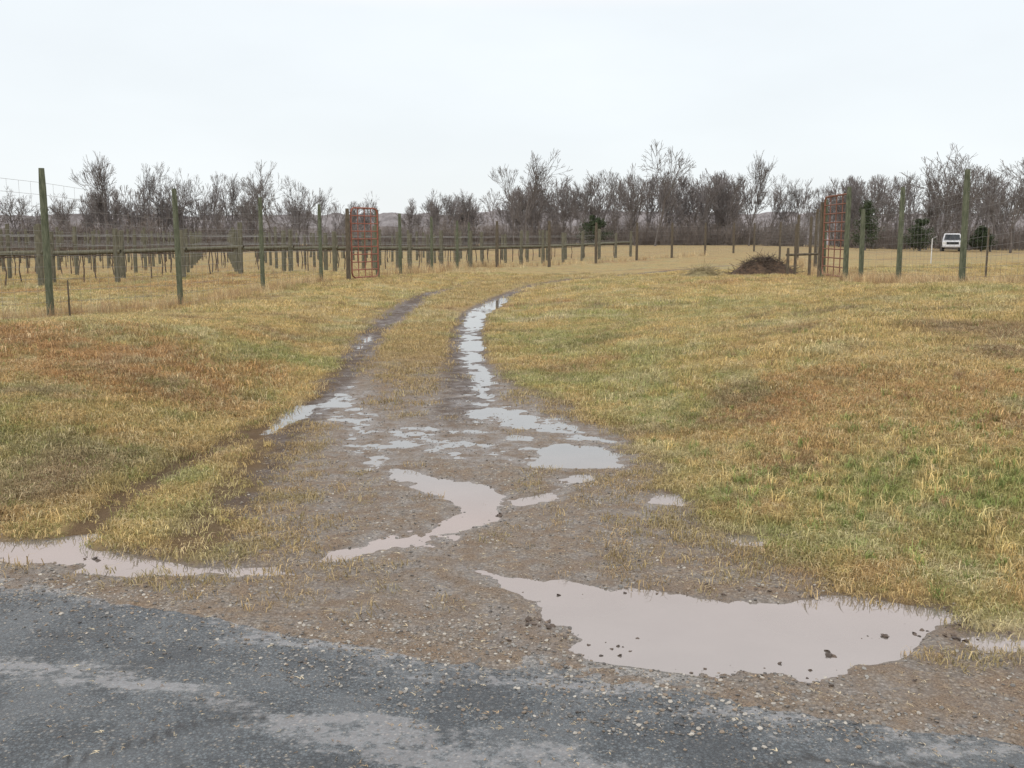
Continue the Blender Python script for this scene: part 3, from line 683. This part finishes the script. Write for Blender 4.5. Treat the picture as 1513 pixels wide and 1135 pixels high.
def cedar(name,x,y,H,Rr,seed):
    rs=np.random.RandomState(seed);E=empty(name,(x,y,hz(x,y)-.05));segs=[((0,0,-.2),(0,0,H*.95),.12,.03)];V=[];F=[]
    for i in range(60):
        t=rs.uniform(.05,.95);a=rs.rand()*6.28;L=Rr*(1-t)**.7*rs.uniform(.7,1.05)+.1
        p=np.array([0,0,H*t]);q=p+np.array([math.cos(a)*L,math.sin(a)*L,L*.5]);segs.append((p,q,.03,.01))
        for j in range(90):
            s=rs.rand()**.6;c=p+(q-p)*s+rs.normal(0,.16*(1-.4*t)*H/3.5,3)
            n1=rs.normal(0,1,3);n1/=np.linalg.norm(n1);n2=np.cross(n1,rs.normal(0,1,3));n2/=np.linalg.norm(n2);w_=rs.uniform(.04,.09);b=len(V)
            V+=[c-n1*w_,c+n2*w_*.6,c+n1*w_*1.3,c-n2*w_*.6];F.append((b,b+1,b+2,b+3))
    tubes('trunk_and_limbs',segs,M_BARK,E,5); mk('foliage',V,F,[M_CED],parent=E)
cedar('cedar_tree',8.7,106,3.2,2.1,1); cedar('cedar_tree',35.5,101,5.0,1.6,2); cedar('cedar_tree',41.8,103,3.3,2.3,3); cedar('cedar_tree',49.5,106,2.6,1.6,5)

def mound(name,x,y,r,h,mat,seed,twigs,tm):
    E=empty(name,(x,y,hz(x,y)));n=46;V=[];F=[]
    for i in range(n+1):
        for j in range(n+1):
            a=(i/n*2-1)*1.25;b=(j/n*2-1)*1.25;q=math.hypot(a,b)
            zz=h*max(0,1-q**1.6)*(.5+1.0*float(fbm(np.array([a+seed]),np.array([b]),.5,4,3)[0]))-.05+ .10*(float(fbm(np.array([a*1.+seed]),np.array([b]),.15,3,5)[0])-.5)*(q<1.05)
            V.append((a*r,b*r*.7,zz))
    for i in range(n):
        for j in range(n): k=i*(n+1)+j;F.append((k,k+n+1,k+n+2,k+1))
    mk('heap',V,F,[mat],parent=E); rs=np.random.RandomState(seed);sg=[]
    for i in range(twigs):
        a=rs.normal(0,.42);b=rs.normal(0,.42);q=math.hypot(a,b)
        if q>1.1: continue
        z=h*max(0,1-q**1.6)*.9;p=np.array([a*r,b*r*.7,z]);d=rs.normal(0,1,3);d[2]=abs(d[2])*.4;d/=np.linalg.norm(d);L=rs.uniform(.15,.5)
        sg.append((p,p+d*L,.009,.005))
    tubes('twigs',sg,tm,E)
mound('brush_pile',9.35,37.2,1.35,.66,M_BRUSH,3,600,M_VINE)
mound('dirt_mound',6.75,35.5,.8,.32,m_noise('mound_turf',(.18,.155,.08),(.33,.28,.15),8,.9,.6),5,250,m_noise('mound_straw',(.26,.22,.13),(.42,.35,.2),5))

def truck(x,y,rz):
    E=empty('pickup_truck',(x,y,hz(x,y)));E.rotation_euler=(0,0,rz)
    W=m_noise('white_truck_paint',(.74,.75,.76),(.8,.81,.82),2,.25,0,spec=.5);D=m_noise('truck_glass',(.02,.025,.03),(.04,.045,.05),2,.08,0,spec=.6)
    K=m_noise('black_rubber',(.02,.02,.02),(.04,.04,.04),5,.8,.1);L=m_noise('lamp_lens',(.6,.6,.55),(.75,.75,.7),5,.2,0);C=m_noise('chrome_trim',(.45,.45,.46),(.6,.6,.6),5,.25,0)
    def ext(nm,prof,w0,w1,mat,zc=1.0):
        V=[];n=len(prof)
        for s in (-1,1):
            for (py,pz) in prof:
                w=w0 if pz<zc else w0+(w1-w0)*(pz-zc)/(1.85-zc); V.append((s*w/2,py,pz))
        F=[tuple(range(n))[::-1],tuple(range(n,2*n))]+[(i,(i+1)%n,n+(i+1)%n,n+i) for i in range(n)]
        o=mk(nm,V,F,[mat],parent=E);b=o.modifiers.new('b','BEVEL');b.width=.05;b.segments=3;return o
    ext('body',[(-2.65,.45),(-2.68,.72),(-2.62,1.02),(-1.45,1.14),(2.65,1.12),(2.68,.5)],1.96,1.9,W)
    ext('cab_and_cap',[(-1.45,1.1),(-.75,1.78),(-.4,1.84),(2.45,1.86),(2.62,1.1)],1.9,1.5,W,1.1)
    mk('windshield',[(-.80,-1.40,1.17),(.80,-1.40,1.17),(.66,-.84,1.73),(-.66,-.84,1.73)],[(0,1,2,3)],[D],parent=E)
    for s in (-1,1):
        for a,b in ((-.95,-.1),(.0,.85),(1.0,2.3)):
            k=lambda z:s*((1.9+(1.5-1.9)*(z-1.1)/.75)/2+.006)
            mk('side_window',[(k(1.2),a-(.15 if a<-.5 else 0),1.2),(k(1.2),b,1.2),(k(1.7),b,1.7),(k(1.7),a+(.3 if a<-.5 else 0),1.7)],[(0,1,2,3)],[D],parent=E)
        mk('headlamp',[(s*.62,-2.69,.78),(s*.92,-2.67,.78),(s*.92,-2.65,.95),(s*.62,-2.67,.95)],[(0,1,2,3)],[L],parent=E)
        tubes('mirror',[((s*.92,-1.0,1.2),(s*1.12,-1.0,1.25),.07)],K,E,8)
        for yy_ in (-1.75,1.65):
            tubes('wheel',[((s*.72,yy_,.38),(s*.99,yy_,.38),.38),((s*.99,yy_,.38),(s*1.0,yy_,.38),.38,.001)],K,E,20)
            tubes('hub',[((s*1.0,yy_,.38),(s*1.015,yy_,.38),.2,.2),((s*1.015,yy_,.38),(s*1.02,yy_,.38),.2,.001)],C,E,20)
    mk('grille',[(-.58,-2.70,.72),(.58,-2.70,.72),(.58,-2.67,.98),(-.58,-2.67,.98)],[(0,1,2,3)],[K],parent=E)
    ext('bumper',[(-2.80,.42),(-2.80,.62),(-2.66,.62),(-2.66,.42)],1.9,1.9,C)
truck(45.9,105,-.37)

# ---------------------------------------------------------------- world, sun, camera
Wd=bpy.data.worlds.new('World'); scene.world=Wd; Wd.use_nodes=True; t=Wd.node_tree; t.nodes.clear()
EL,RO=math.radians(38),math.radians(205)
out=t.nodes.new('ShaderNodeOutputWorld'); sk=t.nodes.new('ShaderNodeTexSky'); sk.sky_type='NISHITA'; sk.sun_disc=False; sk.sun_elevation=EL; sk.sun_rotation=RO
b1=t.nodes.new('ShaderNodeBackground'); b1.inputs[1].default_value=.10; t.links.new(sk.outputs[0],b1.inputs[0])
tc=t.nodes.new('ShaderNodeTexCoord'); sx=t.nodes.new('ShaderNodeSeparateXYZ'); t.links.new(tc.outputs['Generated'],sx.inputs[0])
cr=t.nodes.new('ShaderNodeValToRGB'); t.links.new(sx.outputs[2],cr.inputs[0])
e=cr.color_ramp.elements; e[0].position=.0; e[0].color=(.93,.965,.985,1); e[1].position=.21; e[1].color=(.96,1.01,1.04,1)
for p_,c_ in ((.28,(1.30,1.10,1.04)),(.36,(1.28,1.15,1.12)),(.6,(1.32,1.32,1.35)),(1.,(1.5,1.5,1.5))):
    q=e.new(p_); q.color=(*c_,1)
nz=t.nodes.new('ShaderNodeTexNoise'); nz.inputs['Scale'].default_value=3; nz.inputs['Detail'].default_value=4
mpp=t.nodes.new('ShaderNodeMapping'); mpp.inputs['Scale'].default_value=(1,1,3); t.links.new(tc.outputs['Generated'],mpp.inputs[0]); t.links.new(mpp.outputs[0],nz.inputs['Vector'])
mr=t.nodes.new('ShaderNodeMapRange'); t.links.new(nz.outputs[0],mr.inputs[0]); mr.inputs[1].default_value=.3;mr.inputs[2].default_value=.7;mr.inputs[3].default_value=.98;mr.inputs[4].default_value=1.06
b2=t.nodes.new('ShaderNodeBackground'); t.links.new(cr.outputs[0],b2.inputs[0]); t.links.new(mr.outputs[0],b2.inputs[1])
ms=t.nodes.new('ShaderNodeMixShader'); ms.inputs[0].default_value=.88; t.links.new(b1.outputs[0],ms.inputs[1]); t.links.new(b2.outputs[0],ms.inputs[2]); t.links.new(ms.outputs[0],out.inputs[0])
sl=bpy.data.lights.new('sun','SUN'); sl.energy=.9; sl.angle=math.radians(20); sl.color=(1,.96,.9)
so=bpy.data.objects.new('sun',sl); COL.objects.link(so)
dv=Vector((math.sin(RO)*math.cos(EL),math.cos(RO)*math.cos(EL),math.sin(EL))); so.rotation_euler=dv.to_track_quat('Z','Y').to_euler()
cam=bpy.data.cameras.new('camera'); cam.lens=35; cam.sensor_width=36; cam.clip_end=2000; cam.clip_start=.05
co=bpy.data.objects.new('camera',cam); COL.objects.link(co); co.location=(0,0,1.6); co.rotation_euler=(math.radians(90-8.41),0,0); scene.camera=co
scene.view_settings.view_transform='Standard'; scene.view_settings.look='None'; scene.view_settings.exposure=0
